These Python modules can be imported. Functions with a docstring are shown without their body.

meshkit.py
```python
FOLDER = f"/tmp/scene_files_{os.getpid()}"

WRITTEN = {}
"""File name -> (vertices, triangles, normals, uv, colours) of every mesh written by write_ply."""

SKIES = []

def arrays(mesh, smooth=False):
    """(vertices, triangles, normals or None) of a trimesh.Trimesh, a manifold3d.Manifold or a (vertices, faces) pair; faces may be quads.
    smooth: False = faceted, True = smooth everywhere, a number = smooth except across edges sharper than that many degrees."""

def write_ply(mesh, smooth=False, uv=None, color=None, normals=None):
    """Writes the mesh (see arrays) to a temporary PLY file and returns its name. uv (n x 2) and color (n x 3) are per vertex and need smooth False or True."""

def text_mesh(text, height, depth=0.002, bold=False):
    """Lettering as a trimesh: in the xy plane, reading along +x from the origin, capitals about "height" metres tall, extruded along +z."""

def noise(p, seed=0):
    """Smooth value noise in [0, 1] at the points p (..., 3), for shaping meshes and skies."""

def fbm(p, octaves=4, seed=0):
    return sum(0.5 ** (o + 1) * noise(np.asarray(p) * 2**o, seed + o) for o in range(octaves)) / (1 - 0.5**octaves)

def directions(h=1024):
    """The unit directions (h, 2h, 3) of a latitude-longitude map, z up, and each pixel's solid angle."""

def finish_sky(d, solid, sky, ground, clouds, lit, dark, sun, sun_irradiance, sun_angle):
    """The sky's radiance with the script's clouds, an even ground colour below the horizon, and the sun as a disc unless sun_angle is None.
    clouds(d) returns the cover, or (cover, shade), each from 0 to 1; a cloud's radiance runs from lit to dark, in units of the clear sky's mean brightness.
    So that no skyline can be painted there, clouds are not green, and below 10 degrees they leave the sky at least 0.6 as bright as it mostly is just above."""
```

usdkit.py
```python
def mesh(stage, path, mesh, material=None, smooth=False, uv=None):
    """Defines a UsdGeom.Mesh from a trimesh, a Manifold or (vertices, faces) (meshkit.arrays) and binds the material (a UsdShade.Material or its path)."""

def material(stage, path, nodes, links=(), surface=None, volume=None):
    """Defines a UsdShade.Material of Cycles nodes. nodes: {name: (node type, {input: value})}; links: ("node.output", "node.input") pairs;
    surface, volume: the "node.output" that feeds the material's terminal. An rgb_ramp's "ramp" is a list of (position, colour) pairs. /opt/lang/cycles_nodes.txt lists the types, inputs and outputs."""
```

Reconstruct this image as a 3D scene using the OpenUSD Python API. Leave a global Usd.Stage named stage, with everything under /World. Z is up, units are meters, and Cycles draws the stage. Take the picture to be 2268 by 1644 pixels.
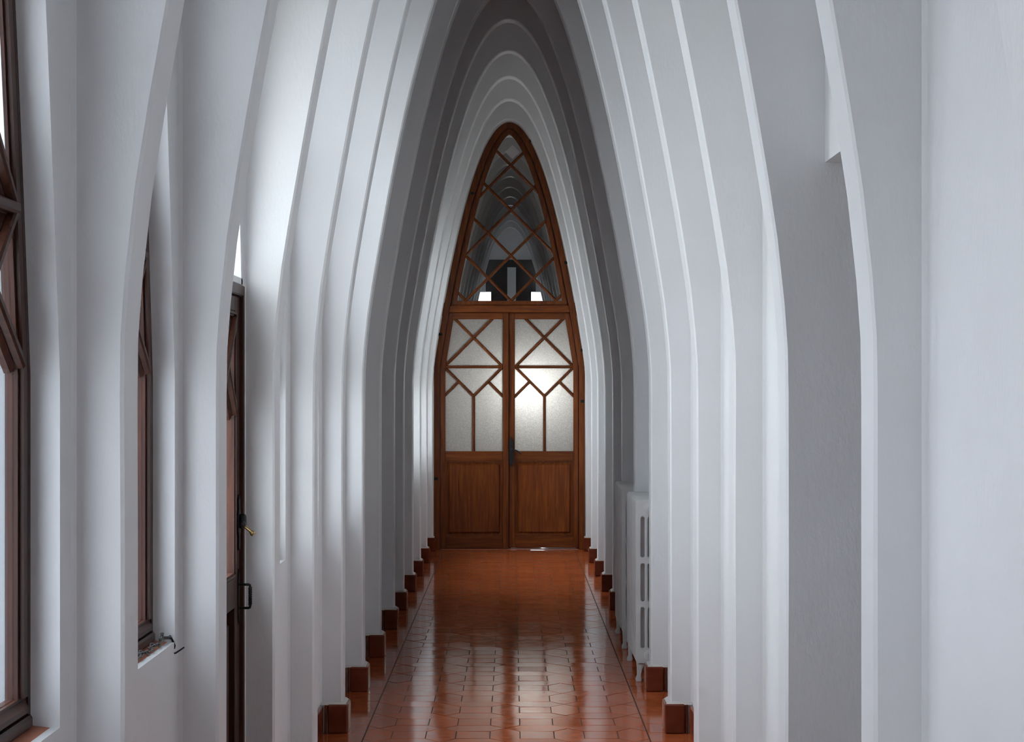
import math, random
import numpy as np, trimesh
import manifold3d as m3
from shapely.geometry import Polygon, LineString, box as sbox
from shapely.ops import unary_union
from shapely import affinity
import usdkit, meshkit
from pxr import Usd, UsdGeom, UsdLux, UsdShade, Sdf, Gf

stage = Usd.Stage.CreateInMemory()
UsdGeom.SetStageUpAxis(stage, 'Z'); UsdGeom.SetStageMetersPerUnit(stage, 1.0)
UsdGeom.Xform.Define(stage, '/World'); UsdGeom.Scope.Define(stage, '/World/Looks')
rng = random.Random(7)

# ------------------------------------------------------------------ camera, sky, exposure
CAMX, CAMZ, F, CX, HY = 0.026, 1.588, 3600.0, 1134.0, 866.0      # pixels of the 2268 x 1644 frame
cam = UsdGeom.Camera.Define(stage, '/World/camera')
cam.AddTranslateOp().Set(Gf.Vec3d(CAMX, 0, CAMZ)); cam.AddRotateXOp().Set(90.0)
cam.CreateHorizontalApertureAttr(36.0); cam.CreateVerticalApertureAttr(36.0 * 1644 / 2268)
cam.CreateFocalLengthAttr(36.0 * F / 2268)
cam.CreateVerticalApertureOffsetAttr((HY - 822.0) / 2268 * 36.0)
cam.CreateClippingRangeAttr(Gf.Vec2f(0.02, 200.0))
cam.CreateExposureAttr(1.92)
SKY = 1.5
LAMP = 4.5
dome = UsdLux.DomeLight.Define(stage, '/World/sky')
dome.CreateIntensityAttr(1.0)

L = '/World/Looks/'
def mat(name, nodes, links, surface): return usdkit.material(stage, L + name, nodes, links, surface=surface)

# overcast sky: soft cloud mottling, brighter overhead
sky = usdkit.material(stage, L + 'overcast_sky', {
    'tc': ('texture_coordinate', {}), 'n': ('noise_texture', {'scale': 2.2, 'detail': 4.0}),
    'r': ('rgb_ramp', {'ramp': [(0.3, (0.78, 0.87, 1.0)), (0.7, (0.93, 0.965, 1.0))]}),
    'b': ('background_shader', {'strength': SKY})},
    [('tc.generated', 'n.vector'), ('n.fac', 'r.fac'), ('r.color', 'b.color')], surface='b.background')
UsdShade.MaterialBindingAPI.Apply(dome.GetPrim()).Bind(sky)

# ------------------------------------------------------------------ materials
def plaster(name, c0, c1, rough, bump):
    return mat(name, {
        'g': ('geometry', {}),
        'big': ('noise_texture', {'scale': 1.7, 'detail': 4.0}),
        'r': ('rgb_ramp', {'ramp': [(0.3, c0), (0.7, c1)]}),
        'mp': ('mapping', {'scale': (1.0, 1.0, 0.45)}),
        'n1': ('noise_texture', {'scale': 90.0, 'detail': 3.0, 'roughness': 0.6}),
        'n2': ('noise_texture', {'scale': 9.0, 'detail': 3.0}),
        'm': ('math', {'math_type': 'multiply_add', 'value2': 0.35}),
        'bm': ('bump', {'strength': bump, 'distance': 0.004}),
        'p': ('principled_bsdf', {'roughness': rough, 'specular_ior_level': 0.45})},
        [('g.position', 'big.vector'), ('big.fac', 'r.fac'), ('r.color', 'p.base_color'), ('g.position', 'mp.vector'),
         ('mp.vector', 'n1.vector'), ('mp.vector', 'n2.vector'), ('n1.fac', 'm.value1'), ('n2.fac', 'm.value3'),
         ('m.value', 'bm.height'), ('bm.normal', 'p.normal')], 'p.BSDF')
PLASTER = plaster('white_plaster', (0.77, 0.765, 0.765), (0.82, 0.82, 0.82), 0.42, 0.55)

def glazed(name, a, b, rough, wave):
    return mat(name, {
        'g': ('geometry', {}), 'oi': ('object_info', {}),
        'r': ('rgb_ramp', {'ramp': [(0.0, a), (1.0, b)]}),
        'n': ('noise_texture', {'scale': 14.0, 'detail': 4.0}),
        'mx': ('mix_color', {'blend_type': 'multiply', 'fac': 1.0}),
        'r2': ('rgb_ramp', {'ramp': [(0.3, (0.78, 0.76, 0.74)), (0.7, (1.0, 1.0, 1.0))]}),
        'n2': ('noise_texture', {'scale': 11.0, 'detail': 1.5}),
        'rr': ('map_range', {'from_min': 0.3, 'from_max': 0.7, 'to_min': rough * 0.75, 'to_max': rough * 1.4}),
        'bm': ('bump', {'strength': wave, 'distance': 0.004}),
        'p': ('principled_bsdf', {'specular_ior_level': 0.34})},
        [('oi.random', 'r.fac'), ('g.position', 'n.vector'), ('n.fac', 'r2.fac'), ('r.color', 'mx.a'), ('r2.color', 'mx.b'),
         ('mx.result', 'p.base_color'), ('g.position', 'n2.vector'), ('n2.fac', 'bm.height'), ('bm.normal', 'p.normal'),
         ('n.fac', 'rr.value'), ('rr.result', 'p.roughness')], 'p.BSDF')
TILE = glazed('waxed_terracotta', (0.34, 0.072, 0.020), (0.45, 0.105, 0.033), 0.09, 0.05)
PLINTH = glazed('glazed_brown_red', (0.15, 0.030, 0.014), (0.19, 0.040, 0.018), 0.17, 0.12)
SILL = glazed('dusty_terracotta', (0.46, 0.17, 0.10), (0.52, 0.20, 0.12), 0.45, 0.2)

def flat(name, col, rough=0.5, **kw):
    return mat(name, {'p': ('principled_bsdf', {'base_color': col, 'roughness': rough, **kw})}, [], 'p.BSDF')
GROUT = flat('dark_grout', (0.055, 0.035, 0.028), 0.7)
CEMENT = flat('pale_cement', (0.62, 0.57, 0.53), 0.7)
IRON = flat('black_iron', (0.018, 0.017, 0.018), 0.38, metallic=0.5)
STEEL = flat('worn_steel', (0.16, 0.15, 0.15), 0.35, metallic=0.9)
BRASS = flat('aged_brass', (0.42, 0.30, 0.13), 0.3, metallic=1.0)
PAINT = mat('white_radiator_paint', {'g': ('geometry', {}), 'n': ('noise_texture', {'scale': 120.0}), 'bm': ('bump', {'strength': 0.25, 'distance': 0.002}),
    'p': ('principled_bsdf', {'base_color': (0.66, 0.65, 0.64), 'roughness': 0.42})}, [('g.position', 'n.vector'), ('n.fac', 'bm.height'), ('bm.normal', 'p.normal')], 'p.BSDF')
BEIGE = flat('raw_wood', (0.55, 0.38, 0.22), 0.6)

def wood(name, dark, mid, light, scale, rough, spec=0.4, coat=0.1):
    return mat(name, {
        'g': ('geometry', {}), 'mp': ('mapping', {'scale': scale}),
        'n': ('noise_texture', {'scale': 3.0, 'detail': 6.0, 'roughness': 0.65, 'distortion': 0.6}),
        'r': ('rgb_ramp', {'ramp': [(0.28, dark), (0.5, mid), (0.72, light)]}),
        'oi': ('object_info', {}), 'v': ('map_range', {'to_min': 0.78, 'to_max': 1.12}),
        'h': ('hsv', {}),
        'vo': ('voronoi_texture', {'scale': 3.1}), 'k': ('map_range', {'from_min': 0.03, 'from_max': 0.075, 'to_min': 0.25, 'to_max': 1.0, 'clamp': True}),
        'mx': ('mix_color', {'blend_type': 'multiply', 'fac': 1.0}),
        'bm': ('bump', {'strength': 0.2, 'distance': 0.001}),
        'p': ('principled_bsdf', {'roughness': rough, 'specular_ior_level': spec, 'coat_weight': coat, 'coat_roughness': 0.2})},
        [('g.position', 'mp.vector'), ('mp.vector', 'n.vector'), ('n.fac', 'r.fac'), ('r.color', 'h.color'), ('oi.random', 'v.value'),
         ('v.result', 'h.value'), ('h.color', 'mx.a'), ('g.position', 'vo.vector'), ('vo.distance', 'k.value'), ('k.result', 'mx.b'),
         ('mx.result', 'p.base_color'), ('n.fac', 'bm.height'), ('bm.normal', 'p.normal')], 'p.BSDF')
OAK = ((0.075, 0.014, 0.0025), (0.160, 0.036, 0.005), (0.250, 0.068, 0.009))
WOODV = wood('varnished_wood_upright', *OAK, (14.0, 14.0, 0.9), 0.3)
WOODH = wood('varnished_wood_crosswise', *OAK, (0.9, 14.0, 14.0), 0.3)
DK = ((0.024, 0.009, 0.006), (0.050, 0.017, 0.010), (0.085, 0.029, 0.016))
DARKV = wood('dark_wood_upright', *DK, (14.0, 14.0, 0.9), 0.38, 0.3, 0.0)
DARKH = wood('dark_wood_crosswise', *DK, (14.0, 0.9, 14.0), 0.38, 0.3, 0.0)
FARWOOD = wood('very_dark_wood', (0.010, 0.006, 0.005), (0.018, 0.009, 0.007), (0.028, 0.013, 0.010), (14.0, 14.0, 0.9), 0.5)

def pane_material(name, tint, rough, haze):
    """Window pane: sunlight passes, the surface reflects by Fresnel; haze is the share of light that a textured pane scatters."""
    return mat(name, {
        't': ('transparent_bsdf', {'color': tint}), 'gl': ('glossy_bsdf', {'color': (1, 1, 1), 'roughness': rough}),
        'tr': ('translucent_bsdf', {'color': tint}), 'm1': ('mix_closure', {'fac': haze}),
        'lw': ('layer_weight', {'blend': 0.5}), 'pw': ('math', {'math_type': 'power', 'value2': 5.0}), 'f': ('math', {'math_type': 'multiply_add', 'value2': 0.5, 'value3': 0.03}), 'm2': ('mix_closure', {}),
        'g': ('geometry', {}), 'n': ('noise_texture', {'scale': 7.0, 'detail': 1.0}), 'bm': ('bump', {'strength': 0.08, 'distance': 0.01})},
        [('t.BSDF', 'm1.closure1'), ('tr.BSDF', 'm1.closure2'), ('lw.facing', 'pw.value1'), ('pw.value', 'f.value1'), ('f.value', 'm2.fac'), ('m1.closure', 'm2.closure1'), ('gl.BSDF', 'm2.closure2'),
         ('g.position', 'n.vector'), ('n.fac', 'bm.height'), ('bm.normal', 'gl.normal')], 'm2.closure')
GLASS = pane_material('clear_pane', (0.95, 0.97, 0.97), 0.02, 0.0)
HAZY = pane_material('hammered_pane', (0.77, 0.79, 0.81), 0.15, 0.5)
GREYISH = pane_material('slightly_dusty_pane', (0.83, 0.85, 0.86), 0.03, 0.0)
DUSTY = pane_material('dusty_pane', (0.77, 0.79, 0.81), 0.03, 0.0)
FROST = mat('frosted_pane', {
    'g': ('geometry', {}), 'n': ('noise_texture', {'scale': 150.0, 'detail': 2.5}), 'bm': ('bump', {'strength': 0.5, 'distance': 0.003}),
    'rf': ('refraction_bsdf', {'color': (0.92, 0.93, 0.92), 'roughness': 0.75, 'IOR': 1.35}), 'gl': ('glossy_bsdf', {'color': (1, 1, 1), 'roughness': 0.35}),
    'cr': ('rgb_ramp', {'ramp': [(0.3, (0.62, 0.63, 0.63)), (0.7, (0.98, 0.98, 0.97))]}),
    'tr': ('translucent_bsdf', {}), 'm1': ('mix_closure', {'fac': 0.88}), 'lw': ('layer_weight', {'blend': 0.5}), 'pw': ('math', {'math_type': 'power', 'value2': 5.0}), 'f': ('math', {'math_type': 'multiply_add', 'value2': 0.5, 'value3': 0.03}), 'm2': ('mix_closure', {})},
    [('g.position', 'n.vector'), ('n.fac', 'bm.height'), ('bm.normal', 'rf.normal'), ('bm.normal', 'gl.normal'), ('n.fac', 'cr.fac'), ('cr.color', 'tr.color'),
     ('rf.BSDF', 'm1.closure1'), ('tr.BSDF', 'm1.closure2'), ('lw.facing', 'pw.value1'), ('pw.value', 'f.value1'), ('f.value', 'm2.fac'), ('m1.closure', 'm2.closure1'), ('gl.BSDF', 'm2.closure2')], 'm2.closure')
ETCH = mat('etched_glass', {'t': ('transparent_bsdf', {}), 'd': ('diffuse_bsdf', {'color': (0.75, 0.70, 0.71)}), 'm': ('mix_closure', {'fac': 0.55})}, [('t.BSDF', 'm.closure1'), ('d.BSDF', 'm.closure2')], 'm.closure')
REVEAL = flat('grey_render', (0.30, 0.31, 0.32), 0.8)
GLOBE = mat('lit_globe', {'e': ('emission', {'color': (1.0, 0.985, 0.93), 'strength': LAMP})}, [], 'e.emission')
GRAVEL = mat('courtyard_gravel', {'g': ('geometry', {}), 'n': ('noise_texture', {'scale': 4.0, 'detail': 6.0}), 'r': ('rgb_ramp', {'ramp': [(0.3, (0.56, 0.54, 0.50)), (0.7, (0.72, 0.70, 0.66))]}),
    'p': ('principled_bsdf', {'roughness': 0.9})}, [('g.position', 'n.vector'), ('n.fac', 'r.fac'), ('r.color', 'p.base_color')], 'p.BSDF')

# ------------------------------------------------------------------ scene helpers
used = {}
def path_of(name, parent):
    base = (str(parent.GetPath()) if parent is not None else '/World') + '/' + name
    n = used.get(base, 0); used[base] = n + 1
    return base if n == 0 else '%s_%03d' % (base, n)
def tag(p, label=None, cat=None, group=None, kind=None):
    for k, v in (('label', label), ('category', cat), ('group', group), ('kind', kind)):
        if v: p.SetCustomDataByKey(k, v)
    return p
def obj(name, mesh, m, parent=None, smooth=False, label=None):
    p = usdkit.mesh(stage, path_of(name, parent), mesh, m, smooth=smooth).GetPrim()
    if label: tag(p, label)
    return p
def node(name, parent=None, loc=None):
    x = UsdGeom.Xform.Define(stage, path_of(name, parent))
    if loc is not None: x.AddTranslateOp().Set(Gf.Vec3d(*map(float, loc)))
    return x.GetPrim()
def cat(ms): return trimesh.util.concatenate([m for m in ms if m is not None])
def fix(m):
    if m.volume < 0: m.invert()
    return m
def P(px, py, Z):                       # a point of the room from where it shows and how far off it stands
    return np.array([CAMX + (px - CX) * Z / F, Z, CAMZ + (HY - py) * Z / F])

def polys(g): return [q for q in getattr(g, 'geoms', [g]) if q.geom_type == 'Polygon' and q.area > 1e-7]
def slab(poly, d0, d1, place, bev=0.0):
    """Extrudes a shape in (u, z) from depth d0 to d1, the d1 side stepped in by bev; place maps (u, z, d) arrays to the room."""
    out = []
    for q in polys(poly):
        parts = [(q, d0, d1 - bev)] if bev else [(q, d0, d1)]
        if bev: parts += [(r, d1 - bev, d1) for r in polys(q.buffer(-bev, join_style=2))]
        for r, a, b in parts:
            m = trimesh.creation.extrude_polygon(r, b - a, engine='earcut')
            v = np.array(m.vertices)
            out.append(fix(trimesh.Trimesh(place(v[:, 0], v[:, 1], v[:, 2] + a), m.faces, process=False)))
    return cat(out)
def hull(pts): return trimesh.Trimesh(vertices=pts).convex_hull
def bar(poly, d0, d1, place, bev=0.004):
    """A convex piece with a chamfered d1 side."""
    a = np.array(poly.exterior.coords)[:-1]; i = poly.buffer(-bev, join_style=2)
    if i.is_empty or i.geom_type != 'Polygon': return slab(poly, d0, d1, place)
    b = np.array(i.exterior.coords)[:-1]
    pts = [place(a[:, 0], a[:, 1], np.full(len(a), d0)), place(a[:, 0], a[:, 1], np.full(len(a), d1 - bev)), place(b[:, 0], b[:, 1], np.full(len(b), d1))]
    return hull(np.vstack(pts))
ICO = np.array(trimesh.creation.icosphere(1).vertices)
def rbox(lo, hi, r):
    lo, hi = np.minimum(lo, hi), np.maximum(lo, hi)
    r = min(r, (hi - lo).min() / 2 - 1e-5)
    c = [np.array([x, y, z]) for x in (lo[0] + r, hi[0] - r) for y in (lo[1] + r, hi[1] - r) for z in (lo[2] + r, hi[2] - r)]
    return hull(np.vstack([p + ICO * r for p in c]))
def bx(lo, hi):
    lo, hi = np.minimum(lo, hi), np.maximum(lo, hi)
    m = trimesh.creation.box(hi - lo); m.apply_translation((lo + hi) / 2); return m
def tube(pts, r, n=8, closed=False):
    p = np.asarray(pts, float); N = len(p); r = np.broadcast_to(r, (N,))
    t = (np.roll(p, -1, 0) - np.roll(p, 1, 0)) if closed else np.gradient(p, axis=0)
    t /= np.linalg.norm(t, axis=1, keepdims=True)
    a = np.cross(t[0], [0, 0, 1.0]); a = np.cross(t[0], [1.0, 0, 0]) if np.linalg.norm(a) < 0.1 else a
    A = []
    for k in range(N):
        a = a - t[k] * (a @ t[k]); a = a / np.linalg.norm(a); A.append(a)
    A = np.array(A); B = np.cross(t, A); an = np.arange(n) * 2 * np.pi / n
    v = (p[:, None] + r[:, None, None] * (np.cos(an)[None, :, None] * A[:, None] + np.sin(an)[None, :, None] * B[:, None])).reshape(-1, 3)
    f = []
    for k in range(N if closed else N - 1):
        k2 = (k + 1) % N
        for j in range(n):
            q = (j + 1) % n
            f += [[k * n + j, k * n + q, k2 * n + q], [k * n + j, k2 * n + q, k2 * n + j]]
    if not closed:
        v = np.vstack([v, p[0], p[-1]])
        for j in range(n):
            f += [[len(v) - 2, (j + 1) % n, j], [len(v) - 1, (N - 1) * n + j, (N - 1) * n + (j + 1) % n]]
    return fix(trimesh.Trimesh(v, f, process=False))
def lathe(profile, axis_from, axis_dir, n=16):
    """profile: (distance along the axis, radius) pairs."""
    d = np.asarray(axis_dir, float); d = d / np.linalg.norm(d)
    return tube(np.array([np.asarray(axis_from) + d * (a + 1e-5 * i) for i, (a, _) in enumerate(profile)]), np.array([max(r, 1e-4) for _, r in profile]), n)

# ------------------------------------------------------------------ the plan of the corridor
W, ZS, ZA = 0.76, 1.82, 4.282            # half width between the ribs, height of the springing, height of the apex
WALL, OUT, TOP = 0.864, 1.03, 4.55       # lateral distance of the wall face, of its outside, height of the ceiling
THICK, PITCH = 0.13, 1.066
ZL = [16.10, 15.00, 13.92, 12.87, 11.77, 10.82, 9.69, 8.585, 7.54, 6.455, 5.38, 4.35, 3.29, 2.17]
def Zk(k): return ZL[k] if 0 <= k < 14 else 16.10 - PITCH * k      # front of rib k; rib 0 holds the door
Y0, Y1 = -3.3, 28.3
place_left = lambda u, z, d: np.stack([-WALL - 0 * u + d, u, z], 1)    # u runs along the corridor, d into it
place_right = lambda u, z, d: np.stack([WALL - d + 0 * u, u, z], 1)

def para(w, zs, za, n=40):
    """Left foot over the apex to the right foot, as (u, z), from the springing up."""
    s = np.linspace(-1, 1, n)
    return np.stack([w * s, za - (za - zs) * s * s], 1)
def outline(w, zs, za, z0, n=40): return np.vstack([[(-w, z0)], para(w, zs, za, n), [(w, z0)]])

# window openings in the left wall; bay b lies between rib b and the next rib towards the camera
def bay(b): return Zk(b + 1) + THICK, Zk(b)
WIN_Z0, WIN_ZS, WIN_ZT, WIN_HALF = 0.925, 1.62, 3.30, 0.405
def bay_center(b):
    a, c = bay(b); return (a + c) / 2
WINDOW_BAYS = [12, 11, 9, 8, 7, 2, 1, 0, 13, 14, 15, 16]
def win_shape(b):
    return (WIN_HALF, 2.3, 3.85, WIN_Z0) if b in (7, 8, 9) else (WIN_HALF, WIN_ZS, WIN_ZT, WIN_Z0)
def win_poly(b): return affinity.translate(Polygon(outline(*win_shape(b))), bay_center(b), 0)
DOOR_BAY = 10
door_hole = affinity.translate(Polygon(outline(0.455, 1.66, 3.40, 0.0)), bay_center(DOOR_BAY), 0)

hall = sbox(Y0, 0, Y1 + 0.3, TOP)
left = hall.difference(unary_union([win_poly(b) for b in WINDOW_BAYS] + [door_hole.union(sbox(bay_center(DOOR_BAY) - 0.455, -0.1, bay_center(DOOR_BAY) + 0.455, 1))]))
tag(obj('wall_left', slab(left, -(OUT - WALL), 0.0, place_left), PLASTER), kind='structure')
RD = (Zk(12) + THICK + 0.06, Zk(11) + 0.06, 2.20)
right = hall.difference(sbox(RD[0], -0.1, RD[1], RD[2]))
tag(obj('wall_right', slab(right, -(1.35 - WALL), 0.0, place_right), PLASTER), kind='structure')
tag(obj('ceiling', bx((-1.35, Y0, TOP), (OUT + 0.2, Y1 + 0.3, TOP + 0.15)), PLASTER), kind='structure')

# ------------------------------------------------------------------ the ribs
def rib_mesh(k, seed, w=W, wall=WALL + 0.02, top=TOP, jitter=0.0028):
    z_leg = np.linspace(0, ZS, 16)[:-1]
    c = np.vstack([np.stack([np.full(len(z_leg), -w), z_leg], 1), para(w, ZS, ZA, 56), np.stack([np.full(len(z_leg), w), z_leg[::-1]], 1)])
    # soften the kink at the springing a little
    for _ in range(2): c[1:-1, 0] = 0.25 * c[:-2, 0] + 0.5 * c[1:-1, 0] + 0.25 * c[2:, 0]
    y, ch = Zk(k), 0.007
    nrm = np.gradient(c, axis=0); nrm = np.stack([-nrm[:, 1], nrm[:, 0]], 1); nrm /= np.linalg.norm(nrm, axis=1, keepdims=True)   # away from the opening
    def wob(s, amp): return (meshkit.noise(np.stack([c[:, 0] * 2.0 + 9, c[:, 1] * 1.7, np.full(len(c), seed * 3.7 + s)], 1), 5) - 0.5) * 2 * amp
    j0 = wob(0, jitter)
    def edge(off, s, amp): 
        e = c + nrm * (off + j0 + wob(s, amp))[:, None]; e[0, 1] = e[-1, 1] = 0.0; e[:, 1] = np.maximum(e[:, 1], 0.0); return e
    fo, fi = edge(ch, 1, 0.0015), edge(0.0, 2, 0.001)
    bi, bo = edge(0.0, 3, 0.001), edge(ch, 4, 0.0015)
    parts = []
    rect = sbox(-wall, 0, wall, top)
    if k == 11: rect = rect.union(sbox(0.8, 0, 1.34, 2.2))      # the rib runs on as the jamb of the doorway
    for e, yy, front in ((fo, y, True), (bo, y + THICK, False)):
        hole = Polygon(np.vstack([e, [(e[-1, 0], -0.2)], [(e[0, 0], -0.2)]]))
        for q in polys(rect.difference(hole)):
            v2, f = trimesh.creation.triangulate_polygon(q, engine='earcut')
            v = np.stack([v2[:, 0], np.full(len(v2), yy), v2[:, 1]], 1)
            m = trimesh.Trimesh(v, f, process=False)
            if (m.face_normals[np.argmax(m.area_faces), 1] < 0) != front: m.invert()
            parts.append(m)
    rows = [(fo, y), (fi, y + ch), (bi, y + THICK - ch), (bo, y + THICK)]
    n = len(c)
    v = np.vstack([np.stack([e[:, 0], np.full(n, yy), e[:, 1]], 1) for e, yy in rows]); f = []
    for r in range(3):
        for i in range(n - 1):
            a, b, d, g = r * n + i, r * n + i + 1, (r + 1) * n + i, (r + 1) * n + i + 1
            f += [[a, b, g], [a, g, d]]
    s = trimesh.Trimesh(v, f, process=False)
    mid = s.triangles_center[len(f) // 2]; 
    if s.face_normals[len(f) // 2] @ (np.array([0, mid[1], 2.0]) - mid) < 0: s.invert()
    parts.append(s)
    return cat(parts)

PH = 0.134
def plinth(parent, k, lab):
    y = Zk(k)
    for s in (-1, 1):
        h = PH + rng.uniform(-0.003, 0.003)
        inner = W - 0.026
        obj('plinth_tile', rbox((s * inner, y - 0.021, 0.0), (s * (W + 0.068), y - 0.001, h), 0.0085), PLINTH, parent, smooth=40, label=lab)
        obj('plinth_tile', rbox((s * (W + 0.071), y - 0.018, 0.0), (s * (WALL - 0.022), y - 0.001, h - 0.002), 0.004), PLINTH, parent, smooth=40, label=lab)
        obj('plinth_tile', rbox((s * inner, y + 0.001, 0.0), (s * (W - 0.001), y + THICK, h), 0.0085), PLINTH, parent, smooth=40, label=lab)
        f = np.array([(inner + 0.006, y - 0.014, h - 0.003), (W + 0.1, y - 0.014, h - 0.003), (W + 0.1, y, h - 0.003), (inner + 0.006, y + THICK, h - 0.003), (W, y + THICK, h - 0.003),
                      (W - 0.002, y - 0.002, h + 0.009), (W + 0.1, y - 0.002, h + 0.009), (W - 0.002, y + THICK, h + 0.009)])
        f[:, 0] *= s
        obj('cement_fillet', hull(f), CEMENT, parent, label='pale cement bead above the tiles')

ORD = ['first', 'second', 'third', 'fourth', 'fifth', 'sixth', 'seventh', 'eighth', 'ninth', 'tenth', 'eleventh', 'twelfth', 'thirteenth', 'fourteenth']
for k in range(0, 14):
    a = node('arch')
    if k == 0: lab = 'white parabolic plaster arch that frames the wooden double door'
    elif k == 13: lab = 'nearest white plaster arch, only its right leg showing at the right edge'
    elif k == 12: lab = 'second nearest white arch, left leg just right of the big dark window'
    elif k == 11: lab = 'white arch with its right leg in shade beside the dark doorway'
    elif k == 10: lab = 'white arch with its left leg just beyond the side door with iron handle'
    else: lab = 'white parabolic plaster arch, %s in front of the far double door' % ORD[k - 1]
    tag(a, lab, 'arch', 'parabolic arches along the corridor')
    obj('rib', rib_mesh(k, k + 1), PLASTER, a, smooth=35)
    if k >= 6:
        for sd in (-1, 1):
            if (k, sd) == (11, 1): continue
            cc = [(sd * (WALL + 0.002), Zk(k) + 0.002), (sd * (WALL - 0.011), Zk(k) + 0.002), (sd * (WALL - 0.0055), Zk(k) - 0.0035), (sd * (WALL - 0.0022), Zk(k) - 0.0075), (sd * (WALL + 0.002), Zk(k) - 0.016)]
            v = np.array([(x, y, z) for z in (PH, 3.6) for x, y in cc]); n5 = 5
            ff = [[i, (i + 1) % 5, 5 + (i + 1) % 5] for i in range(5)] + [[i, 5 + (i + 1) % 5, 5 + i] for i in range(5)]
            obj('corner_fillet', fix(trimesh.Trimesh(v, ff, process=False)), PLASTER, a, smooth=50)
    plinth(a, k, 'dark red glazed terracotta skirting tile')
for k in range(1, 11):                                  # the corridor goes on beyond the glazed door
    a = node('arch')
    tag(a, 'dim plaster arch seen through the door fanlight, %s beyond the door' % ORD[k - 1], 'arch', 'arches beyond the glazed door')
    obj('rib', rib_mesh(-k, 30 + k), PLASTER, a, smooth=35)

wb = tag(node('wall_back'), kind='structure')           # behind the camera
obj('end_wall', bx((-1.35, Y0 - 0.2, 0), (1.35, Y0, TOP)), PLASTER, wb)
for k in range(14, 18): obj('rib', rib_mesh(k, k + 1), PLASTER, wb, smooth=35)

# ------------------------------------------------------------------ floor: squares woven with long hexagons
fl = tag(node('floor'), kind='structure')
obj('grout_bed', bx((-1.35, Y0, -0.06), (1.35, 16.42, -0.0019)), GROUT, fl)
A_, PX = 0.157, 0.2955
G_ = PX - A_
j = 0.0021
sq = sbox(-A_ / 2, -A_ / 2, A_ / 2, A_ / 2)
hx = Polygon([(-A_ / 2, -G_ / 2), (A_ / 2, -G_ / 2), (A_ / 2 + G_ / 2, 0), (A_ / 2, G_ / 2), (-A_ / 2, G_ / 2), (-A_ / 2 - G_ / 2, 0)])
vx = affinity.rotate(hx, 90, origin=(0, 0))
FIELD = 0.655
def tile_mesh(poly, tilt):
    q = poly.buffer(-j, join_style=2)
    if q.is_empty or q.area < 4e-4: return None
    c = np.array(q.centroid.coords[0]); a = np.array(q.exterior.coords)[:-1]
    if not q.exterior.is_ccw: a = a[::-1]
    i = np.array([c + (p - c) * (1 - 0.0005 / max(np.linalg.norm(p - c), 0.01)) for p in a])
    tx, ty, dz = rng.gauss(0, tilt), rng.gauss(0, tilt), rng.gauss(0, 0.0002)
    zt = lambda p: (p - c) @ np.array([tx, ty]) + dz
    n = len(a)
    v = np.vstack([np.column_stack([a, np.full(n, -0.012)]), np.column_stack([a, zt(a) - 0.0005]), np.column_stack([i, zt(i)])])
    f = []
    for r in (0, 1):
        for s in range(n):
            t = (s + 1) % n
            f += [[r * n + s, r * n + t, r * n + n + t], [r * n + s, r * n + n + t, r * n + n + s]]
    f += [[2 * n, 2 * n + s, 2 * n + s + 1] for s in range(1, n - 1)]
    return trimesh.Trimesh(v, f, process=False)
rest = []
field = sbox(-FIELD + 0.002, Y0, FIELD - 0.002, 16.29)
NEAR = 7.2
def lay(name, poly, tilt):
    q = poly.intersection(field) if name != 'border_tile' else poly
    for g in polys(q):
        m = tile_mesh(g, tilt)
        if m is None: continue
        if g.centroid.y >= NEAR: obj(name, m, TILE, fl)
        else: rest.append(m)
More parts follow.
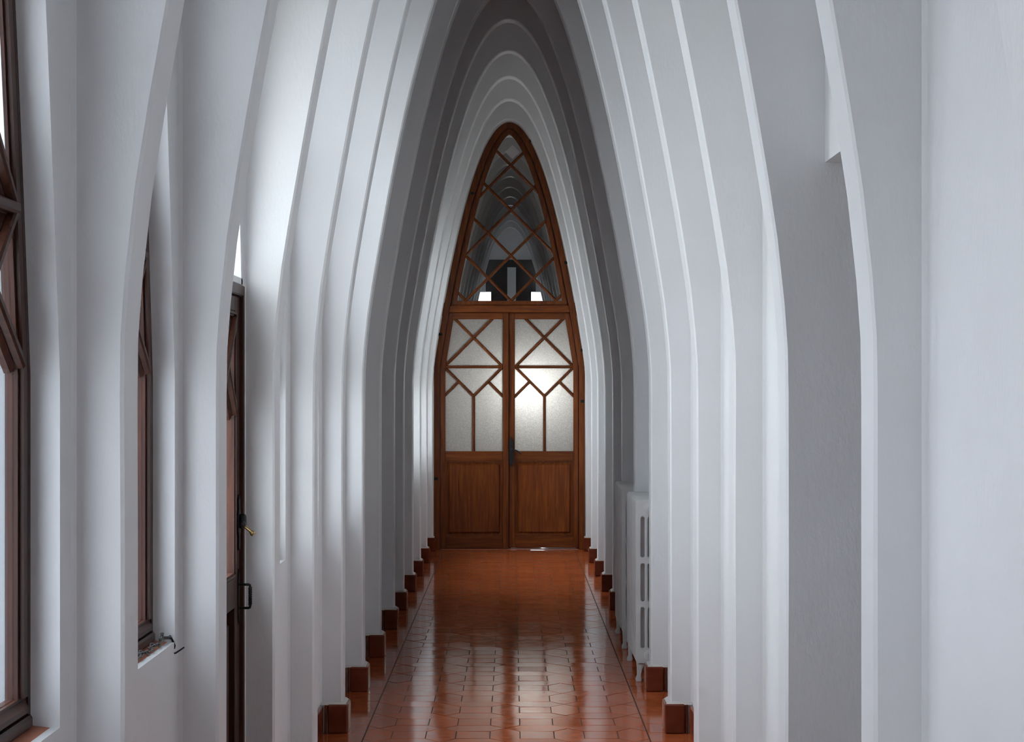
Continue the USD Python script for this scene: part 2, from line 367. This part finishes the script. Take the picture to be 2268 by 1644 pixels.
for row in range(-38, 31):
    yc = 7.498 + PX * row
    for col in range(-4, 4):
        xc = 0.1415 + PX * col
        lay('square_tile', affinity.translate(sq, xc, yc), 0.0036)
        lay('hexagonal_tile', affinity.translate(hx, xc, yc + PX / 2), 0.0036)
        lay('hexagonal_tile', affinity.translate(vx, xc + PX / 2, yc), 0.0036)
for s in (-1, 1):
    y = Y0 + 0.02
    while y < 16.2:
        h = 0.2 + rng.uniform(-0.004, 0.004)
        a, b = s * FIELD, s * WALL
        lay('border_tile', sbox(min(a, b), y, max(a, b), min(y + h, 16.29)), 0.0012)
        y += h
tag(obj('tile_field', cat(rest), TILE, fl), 'terracotta floor tiles nearest the camera', kind='stuff')
obj('far_floor', bx((-1.35, 16.42, -0.06), (1.35, Y1 + 0.3, -0.004)), TILE, fl)

# skirting tiles along the walls of the bays
for side, s, skip in (('left', -1, (DOOR_BAY,)), ('right', 1, (11,))):
    b_ = tag(node('baseboard_' + side), kind='structure')
    for b in range(0, 13):
        if b in skip: continue
        a, c = bay(b); n = 4; st = (c - a - 0.024) / n
        for q in range(n):
            obj('skirting_tile', rbox((s * (WALL - 0.018), a + q * st + 0.001, 0), (s * (WALL - 0.0005), a + (q + 1) * st - 0.001, PH - 0.003), 0.006), PLINTH, b_, smooth=40)

# ------------------------------------------------------------------ joinery
def muntin(p, q, wid=0.03): return LineString([p, q]).buffer(wid / 2, cap_style=2)
def muntin_mesh(p, q, wid, d0, d1, place, clip):
    """A glazing bar of moulded section: wide foot, narrower raised bead."""
    out = []
    for frac, a, b in ((1.0, d0, d0 + (d1 - d0) * 0.55), (0.45, d0 + (d1 - d0) * 0.5, d1)):
        g = muntin(p, q, wid * frac).intersection(clip)
        for r in polys(g): out.append(bar(r.convex_hull, a, b, place, 0.22 * wid * frac))
    return cat(out)

def lattice(u0, u1, zt, ztop):
    """The corridor's pattern of glazing bars for a light from u0 to u1: cross above the bar at height zt, V, post and two struts below."""
    uc, h = (u0 + u1) / 2, (u1 - u0) / 2
    lo = [((u0, zt), (uc, zt - h)), ((u1, zt), (uc, zt - h)), ((uc - h / 2, zt - h / 2), (u0, zt - h)), ((uc + h / 2, zt - h / 2), (u1, zt - h))]
    t = ztop - zt
    up = [((u0, zt), (u0 + t, ztop)), ((u1, zt), (u1 - t, ztop))] if t > 0 else []
    return lo, up, ((u0 - 0.02, zt), (u1 + 0.02, zt)), (uc, zt - h)

def casement(n, b, label):
    """A left-hand window: fixed frame, sash, bars, panes, sill of tiles."""
    w = tag(node('window_%d' % n), label, None, None, 'structure')
    yc = bay_center(b); pl = lambda u, z, d: place_left(u + yc, z, d - 0.058)   # d = 0: inner face of the frame
    WIN_HALF, WIN_ZS, WIN_ZT, WIN_Z0 = win_shape(b)
    hole = Polygon(outline(WIN_HALF, WIN_ZS, WIN_ZT, WIN_Z0))
    f1, s1, gl = hole.buffer(-0.02, join_style=2), hole.buffer(-0.022, join_style=2), hole.buffer(-0.066, join_style=2)
    gl = gl.intersection(sbox(-1, WIN_Z0 + 0.064, 1, 9))
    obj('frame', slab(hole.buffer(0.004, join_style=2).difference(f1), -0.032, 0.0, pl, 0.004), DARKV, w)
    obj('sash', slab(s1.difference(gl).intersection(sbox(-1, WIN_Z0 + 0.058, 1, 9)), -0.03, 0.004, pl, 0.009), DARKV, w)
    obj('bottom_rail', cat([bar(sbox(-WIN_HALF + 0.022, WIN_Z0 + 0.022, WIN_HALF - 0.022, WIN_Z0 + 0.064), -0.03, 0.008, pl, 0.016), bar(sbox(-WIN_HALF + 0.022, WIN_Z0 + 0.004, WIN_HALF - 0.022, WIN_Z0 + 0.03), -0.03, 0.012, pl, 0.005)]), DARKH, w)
    u = WIN_HALF - 0.066
    zt = WIN_Z0 + 1.01
    uu = WIN_HALF * math.sqrt((WIN_ZT - zt) / (WIN_ZT - WIN_ZS)) - 0.068 if zt > WIN_ZS else WIN_HALF - 0.068
    lo, up, tr, apex = lattice(-uu, uu, zt, zt + uu * 2)
    bars = []
    obj('transom', muntin_mesh(tr[0], tr[1], 0.05, -0.028, 0.016, pl, gl), DARKH, w); bars.append(muntin(tr[0], tr[1], 0.05))
    for p, q in lo[:2] + [((lo[2][0]), (-u, lo[2][1][1])), ((lo[3][0]), (u, lo[3][1][1]))] + [(apex, (0, WIN_Z0))] + [(up[0][0], (uu, zt + 2 * uu)), (up[1][0], (-uu, zt + 2 * uu))]:
        if muntin(p, q, 0.042).intersection(gl).is_empty: continue
        obj('glazing_bar', muntin_mesh(p, q, 0.042, -0.028, 0.012, pl, gl), DARKV, w); bars.append(muntin(p, q, 0.042))
    for g in polys(gl.difference(unary_union(bars).buffer(-0.006))):
        if g.area < 0.002: continue
        obj('pane', slab(g, -0.016, -0.012, pl), GREYISH if b in (7, 8, 9) else GLASS if b < 10 else HAZY if g.centroid.y > zt else DUSTY, w)
    obj('outer_reveal', slab(hole.buffer(0.002, join_style=2).difference(hole.buffer(-0.014, join_style=2)), -(OUT - WALL) + 0.055, -0.034, pl), REVEAL, w, label='grey rendered outer reveal')
    for q in range(4):
        st = (2 * WIN_HALF) / 4
        a = -WIN_HALF + q * st
        v = np.array([(x, yc + yy, z) for yy in (a + 0.0015, a + st - 0.0015) for x, z in ((-WALL - 0.004, WIN_Z0 - 0.012), (-WALL - 0.115, WIN_Z0 - 0.012), (-WALL - 0.003, WIN_Z0 - 0.002), (-WALL - 0.115, WIN_Z0 + 0.012))])
        obj('sill_tile', hull(v), SILL, w, label='terracotta sill tile')
    return w
near_names = {12: 'dark wood window at the left edge with diamond glazing bars', 11: 'second dark wood window on the left above a chain on its sill',
              9: 'bright narrow slit of a window beyond the side door', 8: 'thinnest sliver of a window, farthest one showing on the left'}
for n, b in enumerate(WINDOW_BAYS): casement(n + 1, b, near_names.get(b, 'window in the left wall hidden behind the arches'))

# door_1: the glazed double door at the end
DY = 16.27
pd = lambda u, z, d: np.stack([u, DY - d, z], 1)
U = lambda px: (px - 1128.3) / 220.45
Zp = lambda py: CAMZ + (HY - py) / 220.45
d1 = tag(node('door_1'), 'brown glazed double door under a pointed fanlight at the corridor end', None, None, 'structure')
full = Polygon(outline(W - 0.004, ZS, ZA - 0.004, 0.0, 64))
off = lambda t: full.buffer(-t, join_style=2).union(sbox(-W + 0.004 + t, 0, W - 0.004 - t, 0.6))
zf0, zf1, zt0, zt1, zl = Zp(667), Zp(677), Zp(677), Zp(693), Zp(694)
fr = full.difference(off(0.06)).difference(sbox(-0.66, -1, 0.66, 0.5))
obj('frame', slab(fr, -0.06, 0.0, pd, 0.005), WOODV, d1, label='curved outer frame of the door')
obj('frame_transom', bar(sbox(-0.69, zt1, 0.69, zt0).intersection(off(0.055)).convex_hull, -0.06, 0.004, pd, 0.006), WOODH, d1)
obj('stop', cat([slab(full.difference(off(0.088)).difference(sbox(-0.64, -1, 0.64, 0.5)), -0.10, -0.068, pd), bx((-0.69, DY + 0.068, zt1 - 0.03), (0.69, DY + 0.10, zt0 + 0.03))]), WOODV, d1)
obj('astragal', slab(sbox(U(1127) - 0.02, 0.004, U(1127) + 0.02, zt1), -0.085, -0.068, pd), WOODV, d1)
fan = node('fanlight', d1)
fo = off(0.070).intersection(sbox(-1, zf1 + 0.003, 1, 9)); fg = off(0.118).intersection(sbox(-1, zf0, 1, 9))
obj('sash', slab(fo.difference(fg), -0.045, -0.016, pd, 0.007), WOODV, fan)
nodes_y = [Zp(367), Zp(466.5), Zp(566.8), Zp(667)]
fbars = []
for zc in nodes_y + [Zp(766), Zp(865)]:
    for s in (-1, 1):
        p, q = (0.015 - s * 2, zc - 2), (0.015 + s * 2, zc + 2)
        if muntin(p, q, 0.028).intersection(fg).is_empty: continue
        fbars.append(muntin(p, q, 0.028))
        obj('glazing_bar', muntin_mesh(p, q, 0.028, -0.04, -0.012, pd, fg), WOODV, fan)
for g in polys(fg.difference(unary_union(fbars).buffer(-0.004))):
    if g.area > 0.0008: obj('pane', slab(g, -0.030, -0.027, pd), GLASS, fan)
dm = Polygon([(0.03 - 0.072, Zp(338)), (0.03, Zp(338) - 0.072), (0.03 + 0.072, Zp(338)), (0.03, Zp(338) + 0.072)])
obj('etched_diamond', slab(dm, -0.0268, -0.0250, pd), ETCH, fan, label='small frosted diamond on the topmost pane')

def leaf(side):
    lf = node('leaf', d1)
    back = 0.0 if side < 0 else -0.014
    pl = lambda u, z, d: pd(u, z, d - 0.012 + back)
    um = U(1127)
    body = off(0.064).intersection(sbox(-1, 0.004, um - 0.001, zl) if side < 0 else sbox(um + 0.001, 0.015, 1, zl))
    inner = off(0.114)
    g0, g1 = (U(983), U(1114)) if side < 0 else (U(1140.5), U(1271))
    ztop, zmid, zm2, zb = Zp(707.5), Zp(999.5), Zp(1021), Zp(1187)
    meet = sbox(g1, 0, um, 9) if side < 0 else sbox(um, 0, g0, 9)
    obj('stile', slab(body.difference(inner), -0.04, 0.0, pl, 0.004), WOODV, lf)
    obj('stile', bar(meet.intersection(body).convex_hull, -0.04, 0.0 if side > 0 else 0.006, pl, 0.004), WOODV, lf)
    span = body.intersection(inner).difference(meet)
    obj('rail', slab(span.intersection(sbox(-1, ztop, 1, 9)), -0.04, 0.0, pl, 0.004), WOODH, lf)
    obj('rail', slab(span.intersection(sbox(-1, zm2, 1, zmid)), -0.04, 0.0, pl, 0.004), WOODH, lf)
    obj('rail', slab(span.intersection(sbox(-1, 0, 1, zb)), -0.04, 0.0, pl, 0.004), WOODH, lf)
    light = span.intersection(sbox(-1, zmid, 1, ztop))
    pw = span.intersection(sbox(-1, zb, 1, zm2))
    x0, _, x1, _ = pw.bounds
    fld = sbox(x0 + 0.03, zb + 0.03, x1 - 0.03, zm2 - 0.03)
    obj('panel', cat([slab(pw, -0.032, -0.024, pl), bar(fld, -0.026, -0.010, pl, 0.012)]), WOODV, lf)
    mold = pw.difference(sbox(x0 + 0.014, zb + 0.014, x1 - 0.014, zm2 - 0.014))
    obj('moulding', slab(mold, -0.03, -0.006, pl, 0.004), WOODV, lf)
    xs = lambda px: U(px if side < 0 else px + 156.5)
    zz = Zp(813)
    def b(p, q, horiz=False):
        obj('glazing_bar', muntin_mesh(p, q, 0.03, -0.03, -0.004, pl, light), WOODH if horiz else WOODV, lf); return muntin(p, q, 0.03)
    cx_, hw = xs(1049.3), xs(1114) - xs(1049.3)
    bars = [b((xs(975), zz), (xs(1122), zz), True),
            b((cx_ - hw, zz), (cx_ + hw * 1.05, zz + hw * 2.05)), b((cx_ + hw, zz), (cx_ - hw * 1.05, zz + hw * 2.05)),
            b((cx_ - hw, zz), (cx_, zz - hw)), b((cx_ + hw, zz), (cx_, zz - hw)), b((cx_, zz - hw), (cx_, zmid - 0.02)),
            b((cx_ - hw * 0.5, zz - hw * 0.5), (cx_ - hw * 1.15, zz - hw * 1.15)), b((cx_ + hw * 0.5, zz - hw * 0.5), (cx_ + hw * 1.15, zz - hw * 1.15))]
    for g in polys(light.difference(unary_union(bars).buffer(-0.004))):
        if g.area > 0.0006: obj('pane', slab(g, -0.024, -0.020, pl), FROST, lf, label='frosted pane')
    return lf
leaf(-1); rl = leaf(1)
hd = node('handle', d1)
hx0, hz0 = U(1132.5), Zp(1001)
plate = unary_union([sbox(-0.022, -0.095, 0.022, 0.095), Polygon([(-0.014, 0.09), (-0.024, 0.115), (-0.011, 0.122), (0, 0.155), (0.011, 0.122), (0.024, 0.115), (0.014, 0.09)]),
                     Polygon([(-0.014, -0.09), (-0.022, -0.11), (-0.01, -0.118), (0, -0.15), (0.01, -0.118), (0.022, -0.11), (0.014, -0.09)])])
plate = affinity.translate(plate, hx0, hz0)
obj('plate', slab(plate, -0.026, -0.004 + 0.008, pd, 0.002), IRON, hd)
lv = lambda u, z, d: np.array([hx0 + u, DY - d, hz0 + z])
obj('lever', cat([tube([lv(0, 0.03, 0.0), lv(0, 0.03, 0.03), lv(0.008, 0.03, 0.045), lv(0.03, 0.022, 0.05), lv(0.055, 0.014, 0.052), lv(0.08, -0.004, 0.052), lv(0.092, -0.02, 0.05), lv(0.1, -0.012, 0.05)], [0.009, 0.008, 0.008, 0.007, 0.008, 0.007, 0.006, 0.007], 8)]), IRON, hd)
for px, py in ((1047, 430), (1253, 583), (976, 741), (1289, 889), (966, 1060), (1289, 776), (1177, 313)):
    u, z = U(px), Zp(py)
    obj('iron_clamp', bar(sbox(u - 0.018, z - 0.014, u + 0.018, z + 0.014), -0.02, 0.008, pd, 0.003), IRON, d1, label='small black iron wall clamp')
ts = obj('threshold', bx((-0.69, DY - 0.005, -0.004), (0.69, DY + 0.06, 0.003)), SILL, d1)

# end of the corridor beyond the door: dark wooden screen, white post, two bright window slits
wf = tag(node('wall_far'), kind='structure')
wh = unary_union([sbox(-0.56, 0.9, -0.34, 3.31), sbox(0.36, 0.9, 0.58, 3.31)])
pf = lambda y: (lambda u, z, d: np.stack([u, y - d, z], 1))
obj('end_wall', slab(sbox(-1.35, 0, 1.35, TOP).difference(wh), -0.3, 0, pf(Y1)), PLASTER, wf)
obj('timber_screen', slab(sbox(-0.43, 0, 0.44, 3.87).difference(wh), 0, 0.04, pf(Y1)), FARWOOD, wf, label='dark timber screen around the far windows')
obj('post', bx((-0.055, Y1 - 0.14, 0), (0.095, Y1 - 0.04, 3.73)), PLASTER, wf, label='white post in front of the dark screen')
# the lamp whose light glows through the frosted panes
lamp = tag(node('floor_lamp'), 'glowing globe lamp standing behind the frosted right door leaf', 'lamp')
lx, ly, lz = 0.20, 16.72, 1.64
obj('globe', trimesh.Trimesh(trimesh.creation.icosphere(3, 0.15).vertices + [lx, ly, lz], trimesh.creation.icosphere(3).faces, process=False), GLOBE, lamp, smooth=True)
obj('cap', lathe([(0, 0.10), (0.03, 0.092), (0.06, 0.06), (0.075, 0.02), (0.09, 0.012)], (lx, ly, lz + 0.10), (0, 0, 1), 24), IRON, lamp, smooth=40)
obj('stand', lathe([(0, 0.13), (0.02, 0.13), (0.03, 0.02), (0.06, 0.012), (lz - 0.18, 0.012), (lz - 0.16, 0.05), (lz - 0.13, 0.055)], (lx, ly, 0.0), (0, 0, 1)), IRON, lamp, smooth=40)

# door_2: the side door on the left with glass above a panel
d2 = tag(node('door_2'), 'narrow view of the dark side door with iron lock and handle', None, None, 'structure')
yc = bay_center(DOOR_BAY); H2 = 0.452
ps = lambda u, z, d: place_left(u + yc, z, d + 0.006)
sz0, szT = 0.0, 1.935
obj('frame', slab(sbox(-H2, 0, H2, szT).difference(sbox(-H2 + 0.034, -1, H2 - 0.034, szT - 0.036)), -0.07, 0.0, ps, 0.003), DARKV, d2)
lf2 = node('leaf', d2)
pl2 = lambda u, z, d: ps(u, z, d - 0.012)
b0, b1, bt = -H2 + 0.037, H2 - 0.037, szT - 0.039
sw = 0.085
gz0, gz1 = 0.985, 1.845
for s in (-1, 1):
    e = (b0, b0 + sw) if s < 0 else (b1 - sw, b1)
    obj('stile', bar(sbox(e[0], 0.012, e[1], bt), -0.04, 0.0, pl2, 0.003), DARKV, lf2)
for za, zb in ((gz1, bt), (0.885, gz0), (0.012, 0.16)):
    obj('rail', bar(sbox(b0 + sw, za, b1 - sw, zb), -0.04, 0.0, pl2, 0.003), DARKH, lf2)
obj('panel', cat([slab(sbox(b0 + sw, 0.16, b1 - sw, 0.885), -0.034, -0.026, pl2), bar(sbox(b0 + sw + 0.04, 0.2, b1 - sw - 0.04, 0.845), -0.028, -0.012, pl2, 0.012)]), DARKV, lf2)
l2 = sbox(b0 + sw, gz0, b1 - sw, gz1)
obj('bead', slab(l2.difference(l2.buffer(-0.016, join_style=2)), -0.03, 0.006, pl2, 0.006), DARKV, lf2)
l2b = l2.buffer(-0.014, join_style=2)
lo, up, tr, apex = lattice(b0 + sw, b1 - sw, gz1 - 0.01, gz1)
bars2 = []
for p, q in lo + [(apex, (apex[0], gz0))]:
    obj('glazing_bar', muntin_mesh(p, q, 0.04, -0.03, 0.012, pl2, l2b), DARKV, lf2); bars2.append(muntin(p, q, 0.04))
for g in polys(l2b.difference(unary_union(bars2).buffer(-0.005))):
    if g.area > 0.001: obj('pane', slab(g, -0.022, -0.018, pl2), GLASS, lf2)
# head of plaster above the door and a small light over it
fl2 = node('fanlight', d2)
up2 = Polygon(outline(0.455, 1.66, 3.40, 0.0)).intersection(sbox(-1, 1.945, 1, 9))
pl3 = lambda u, z, d: place_left(u + yc, z, d)
obj('lintel', slab(sbox(-0.455, szT, 0.455, szT + 0.025), -0.24, 0.0, pl3, 0.003), PLASTER, fl2, label='white plastered ledge over the side door')
ug = up2.buffer(-0.05, join_style=2)
obj('sash', slab(up2.difference(ug), -0.2, -0.15, pl3, 0.006), DARKV, fl2)
obj('pane', slab(ug, -0.18, -0.176, pl3), GLASS, fl2)
# lock and pull handle on the far stile
XF = -WALL - 0.006                     # face of the leaf
ul = yc + b1 - 0.030
lk = node('lock', d2)
prof = [(-0.02, -0.075), (-0.012, -0.09), (0.012, -0.09), (0.02, -0.075), (0.017, -0.045), (0.03, -0.03), (0.03, 0.03), (0.017, 0.045), (0.02, 0.075), (0.0, 0.092), (-0.02, 0.075), (-0.017, 0.045), (-0.03, 0.03), (-0.03, -0.03), (-0.017, -0.045)]
zl2 = P(542, 1158, ul)[2]
obj('plate', slab(Polygon(prof), 0, 0.006, lambda u, z, d: np.stack([XF + d, ul + u * 0.8, zl2 + z], 1), 0.002), IRON, lk)
obj('latch_case', rbox((XF, ul - 0.014, zl2 - 0.02), (XF + 0.028, ul + 0.014, zl2 + 0.03), 0.012), IRON, lk, smooth=40)
obj('knob', trimesh.Trimesh(trimesh.creation.icosphere(2, 0.011).vertices + [XF + 0.018, ul - 0.018, zl2 - 0.004], trimesh.creation.icosphere(2).faces, process=False), IRON, lk, smooth=True)
obj('brass_lever', lathe([(0, 0.006), (0.012, 0.005), (0.022, 0.0045), (0.03, 0.008), (0.036, 0.010), (0.041, 0.007)], (XF + 0.024, ul - 0.005, zl2 - 0.012), (0.026, -0.006, -0.022)), BRASS, lk, smooth=40, label='small brass lever')
hp = node('pull_handle', d2)
uh = yc + b1 - 0.03
zt_, zb_ = P(545, 1295, uh)[2], P(545, 1347, uh)[2]
pp = [(-0.008, -0.075), (0, -0.09), (0.008, -0.075), (0.011, -0.05), (0.011, 0.05), (0.008, 0.075), (0, 0.09), (-0.008, 0.075), (-0.011, 0.05), (-0.011, -0.05)]
obj('plate', slab(Polygon(pp), 0, 0.004, lambda u, z, d: np.stack([XF + d, uh + u, (zt_ + zb_) / 2 + z], 1), 0.0015), IRON, hp)
xo = XF + 0.040
obj('grip', tube([(XF, uh, zt_), (xo - 0.006, uh, zt_), (xo - 0.001, uh, zt_ - 0.002), (xo, uh, zt_ - 0.008), (xo, uh, zb_ + 0.008), (xo - 0.001, uh, zb_ + 0.002), (xo - 0.006, uh, zb_), (XF, uh, zb_)], 0.0042, 8), IRON, hp, smooth=40)
tw = []
for ph in (0, 2.094, 4.189):
    t = np.linspace(0, 1, 40)
    tw.append(tube(np.stack([xo + 0.0036 * np.cos(ph + t * 16), uh + 0.0036 * np.sin(ph + t * 16), zt_ - 0.010 + (zb_ - zt_ + 0.020) * t], 1), 0.0028, 6))
obj('twisted_bar', cat(tw), IRON, hp, smooth=40)

# door_3: deep unlit doorway in the right wall
d3 = tag(node('door_3'), 'deep doorway in the right wall seen edge-on, its jamb in shade', None, None, 'structure')
yw = (RD[0] + Zk(11)) / 2; hw3 = (Zk(11) - RD[0]) / 2 - 0.002
pr = lambda u, z, d: np.stack([1.33 - d + 0 * u, u + yw, z], 1)
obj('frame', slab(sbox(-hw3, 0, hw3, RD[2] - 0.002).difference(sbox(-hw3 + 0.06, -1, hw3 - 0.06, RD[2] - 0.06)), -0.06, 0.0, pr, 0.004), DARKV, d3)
obj('leaf', slab(sbox(-hw3 + 0.062, 0.01, hw3 - 0.062, RD[2] - 0.062), -0.05, -0.01, pr, 0.004), DARKV, d3)
for za, zb in ((0.2, 1.0), (1.12, 2.0)):
    obj('panel', bar(sbox(-hw3 + 0.17, za, hw3 - 0.17, zb), -0.012, 0.0, pr, 0.01), DARKV, d3)

# ------------------------------------------------------------------ radiators
def radiator(y0, n, xfront, label, block=False):
    r = tag(node('radiator'), label, 'radiator', 'white cast iron radiators by the right wall')
    x1, top, bot = WALL - 0.012, 0.995, 0.10
    body = sbox(xfront + 0.018, bot + 0.018, x1 - 0.018, top - 0.018).buffer(0.018, quad_segs=4)
    cw = (x1 - xfront) / 4
    slots = []
    for c in range(3):
        xc = xfront + cw * (c + 1)
        for za, zb in ((0.185, 0.405), (0.44, 0.645), (0.68, 0.90)):
            slots.append(LineString([(xc, za + 0.01), (xc, zb - 0.01)]).buffer(0.0105, quad_segs=4))
    solid, body = body, body.difference(unary_union(slots))
    pitch, th = 0.056, 0.052
    px = lambda y: (lambda u, z, d: np.stack([u, y - d, z], 1))
    for i in range(n):
        y = y0 + pitch * i
        sec = [slab(body, -0.032, 0.0, px(y), 0.0035), slab(solid, -th + 0.006, -0.031, px(y)), slab(solid.buffer(-0.006), -th, -th + 0.006, px(y))]
        obj('section', cat(sec), PAINT, r)
    for i in (0, n - 1):
        y = y0 + pitch * i + 0.012
        for xf, s in ((xfront, 1), (x1, -1)):
            q = Polygon([(0.002, 0.125), (0.062, 0.125), (0.052, 0.095), (0.036, 0.065), (0.030, 0.035), (0.034, 0.012), (0.032, 0.0), (0.002, 0.0), (-0.001, 0.012), (0.008, 0.035), (0.007, 0.07)])
            q = affinity.translate(affinity.scale(q, s, 1, origin=(0, 0)), xf, 0)
            obj('foot', slab(q, -0.026, 0.0, px(y), 0.004), PAINT, r)
    xm = (xfront + x1) / 2
    for z in (0.945, 0.145):
        obj('hub', lathe([(0, 0.032), (0.004, 0.032), (0.006, 0.024), (0.010, 0.024), (0.011, 0.015), (0.018, 0.014)], (xm, y0 + 0.001, z), (0, -1, 0), 20), PAINT, r, smooth=30)
    if block:
        c = (xfront + 0.073, y0 - 0.022, 0.948)
        for q in range(3):
            obj('wooden_block', bx((c[0] - 0.022, c[1] - 0.012, c[2] - 0.018 + q * 0.012), (c[0] + 0.022, c[1] + 0.022, c[2] - 0.007 + q * 0.012)), BEIGE, r, label='small block of raw beige wood')
    return r
radiator(8.86, 13, 0.702, 'nearer white ribbed radiator, its end column with slots facing the camera')
radiator(9.99, 12, 0.702, 'farther white ribbed radiator with a small beige block at its end', True)

# ------------------------------------------------------------------ chain and hook on the second sill
ch = tag(node('chain'), 'small steel chain lying on the terracotta sill of the second window', 'chain')
a0, a1 = np.array([-0.898, 3.86, WIN_Z0 + 0.010]), np.array([-0.884, 4.235, WIN_Z0 + 0.010])
NL = 22
for i in range(NL):
    t = i / (NL - 1); c = a0 + (a1 - a0) * t + np.array([0.004 * math.sin(i * 1.1), 0, 0.003 * math.sin(i * 0.9) + (0.016 * max(0, (t - 0.85) / 0.15))])
    an = np.linspace(0, 2 * np.pi, 14, endpoint=False)
    d = np.array([0.06 * math.sin(i), 1, 0.25 * math.sin(i * 2.1)]); d /= np.linalg.norm(d)
    side = np.array([1, 0, 0.9]) if i % 2 else np.array([1, 0, -0.9])
    side = side - d * (side @ d); side /= np.linalg.norm(side)
    obj('link', tube(c + np.cos(an)[:, None] * d * 0.0125 + np.sin(an)[:, None] * side * 0.0065, 0.0019, 6, closed=True), STEEL, ch, smooth=True)
hk = tag(node('hook'), 'black iron stay hook hanging off the sill corner of the second window', 'hook')
YH = 4.285
hpts = [P(358, 1416, YH - 0.05) , P(368, 1415, YH - 0.02), P(379, 1413, YH), P(383, 1421, YH), P(387, 1431, YH), P(386, 1436, YH), P(381, 1440, YH), P(380, 1445, YH), P(384, 1448, YH), P(389, 1447, YH), P(398, 1441, YH), P(408, 1434, YH)]
obj('hook_rod', tube(hpts, [0.0016, 0.0018, 0.0024, 0.003, 0.0028, 0.0026, 0.0024, 0.0024, 0.0024, 0.0024, 0.0023, 0.0021], 8), IRON, hk, smooth=True)
an = np.linspace(0, 2 * np.pi, 16, endpoint=False); e = P(357, 1412, YH - 0.055)
obj('ring', tube(e + np.stack([0.002 * np.cos(an), 0.012 * np.cos(an), 0.011 * np.sin(an)], 1), 0.0021, 6, closed=True), STEEL, hk, smooth=True)
e2 = P(378, 1412, YH)
obj('screw_eye', lathe([(0, 0.006), (0.003, 0.006), (0.005, 0.003), (0.02, 0.002)], e2, (-1, 0, 0.0)), STEEL, hk, smooth=True)

# courtyard outside the windows
tag(obj('courtyard_ground', bx((-40, -30, -3.6), (-1.3, 60, -3.5)), GRAVEL), kind='structure')
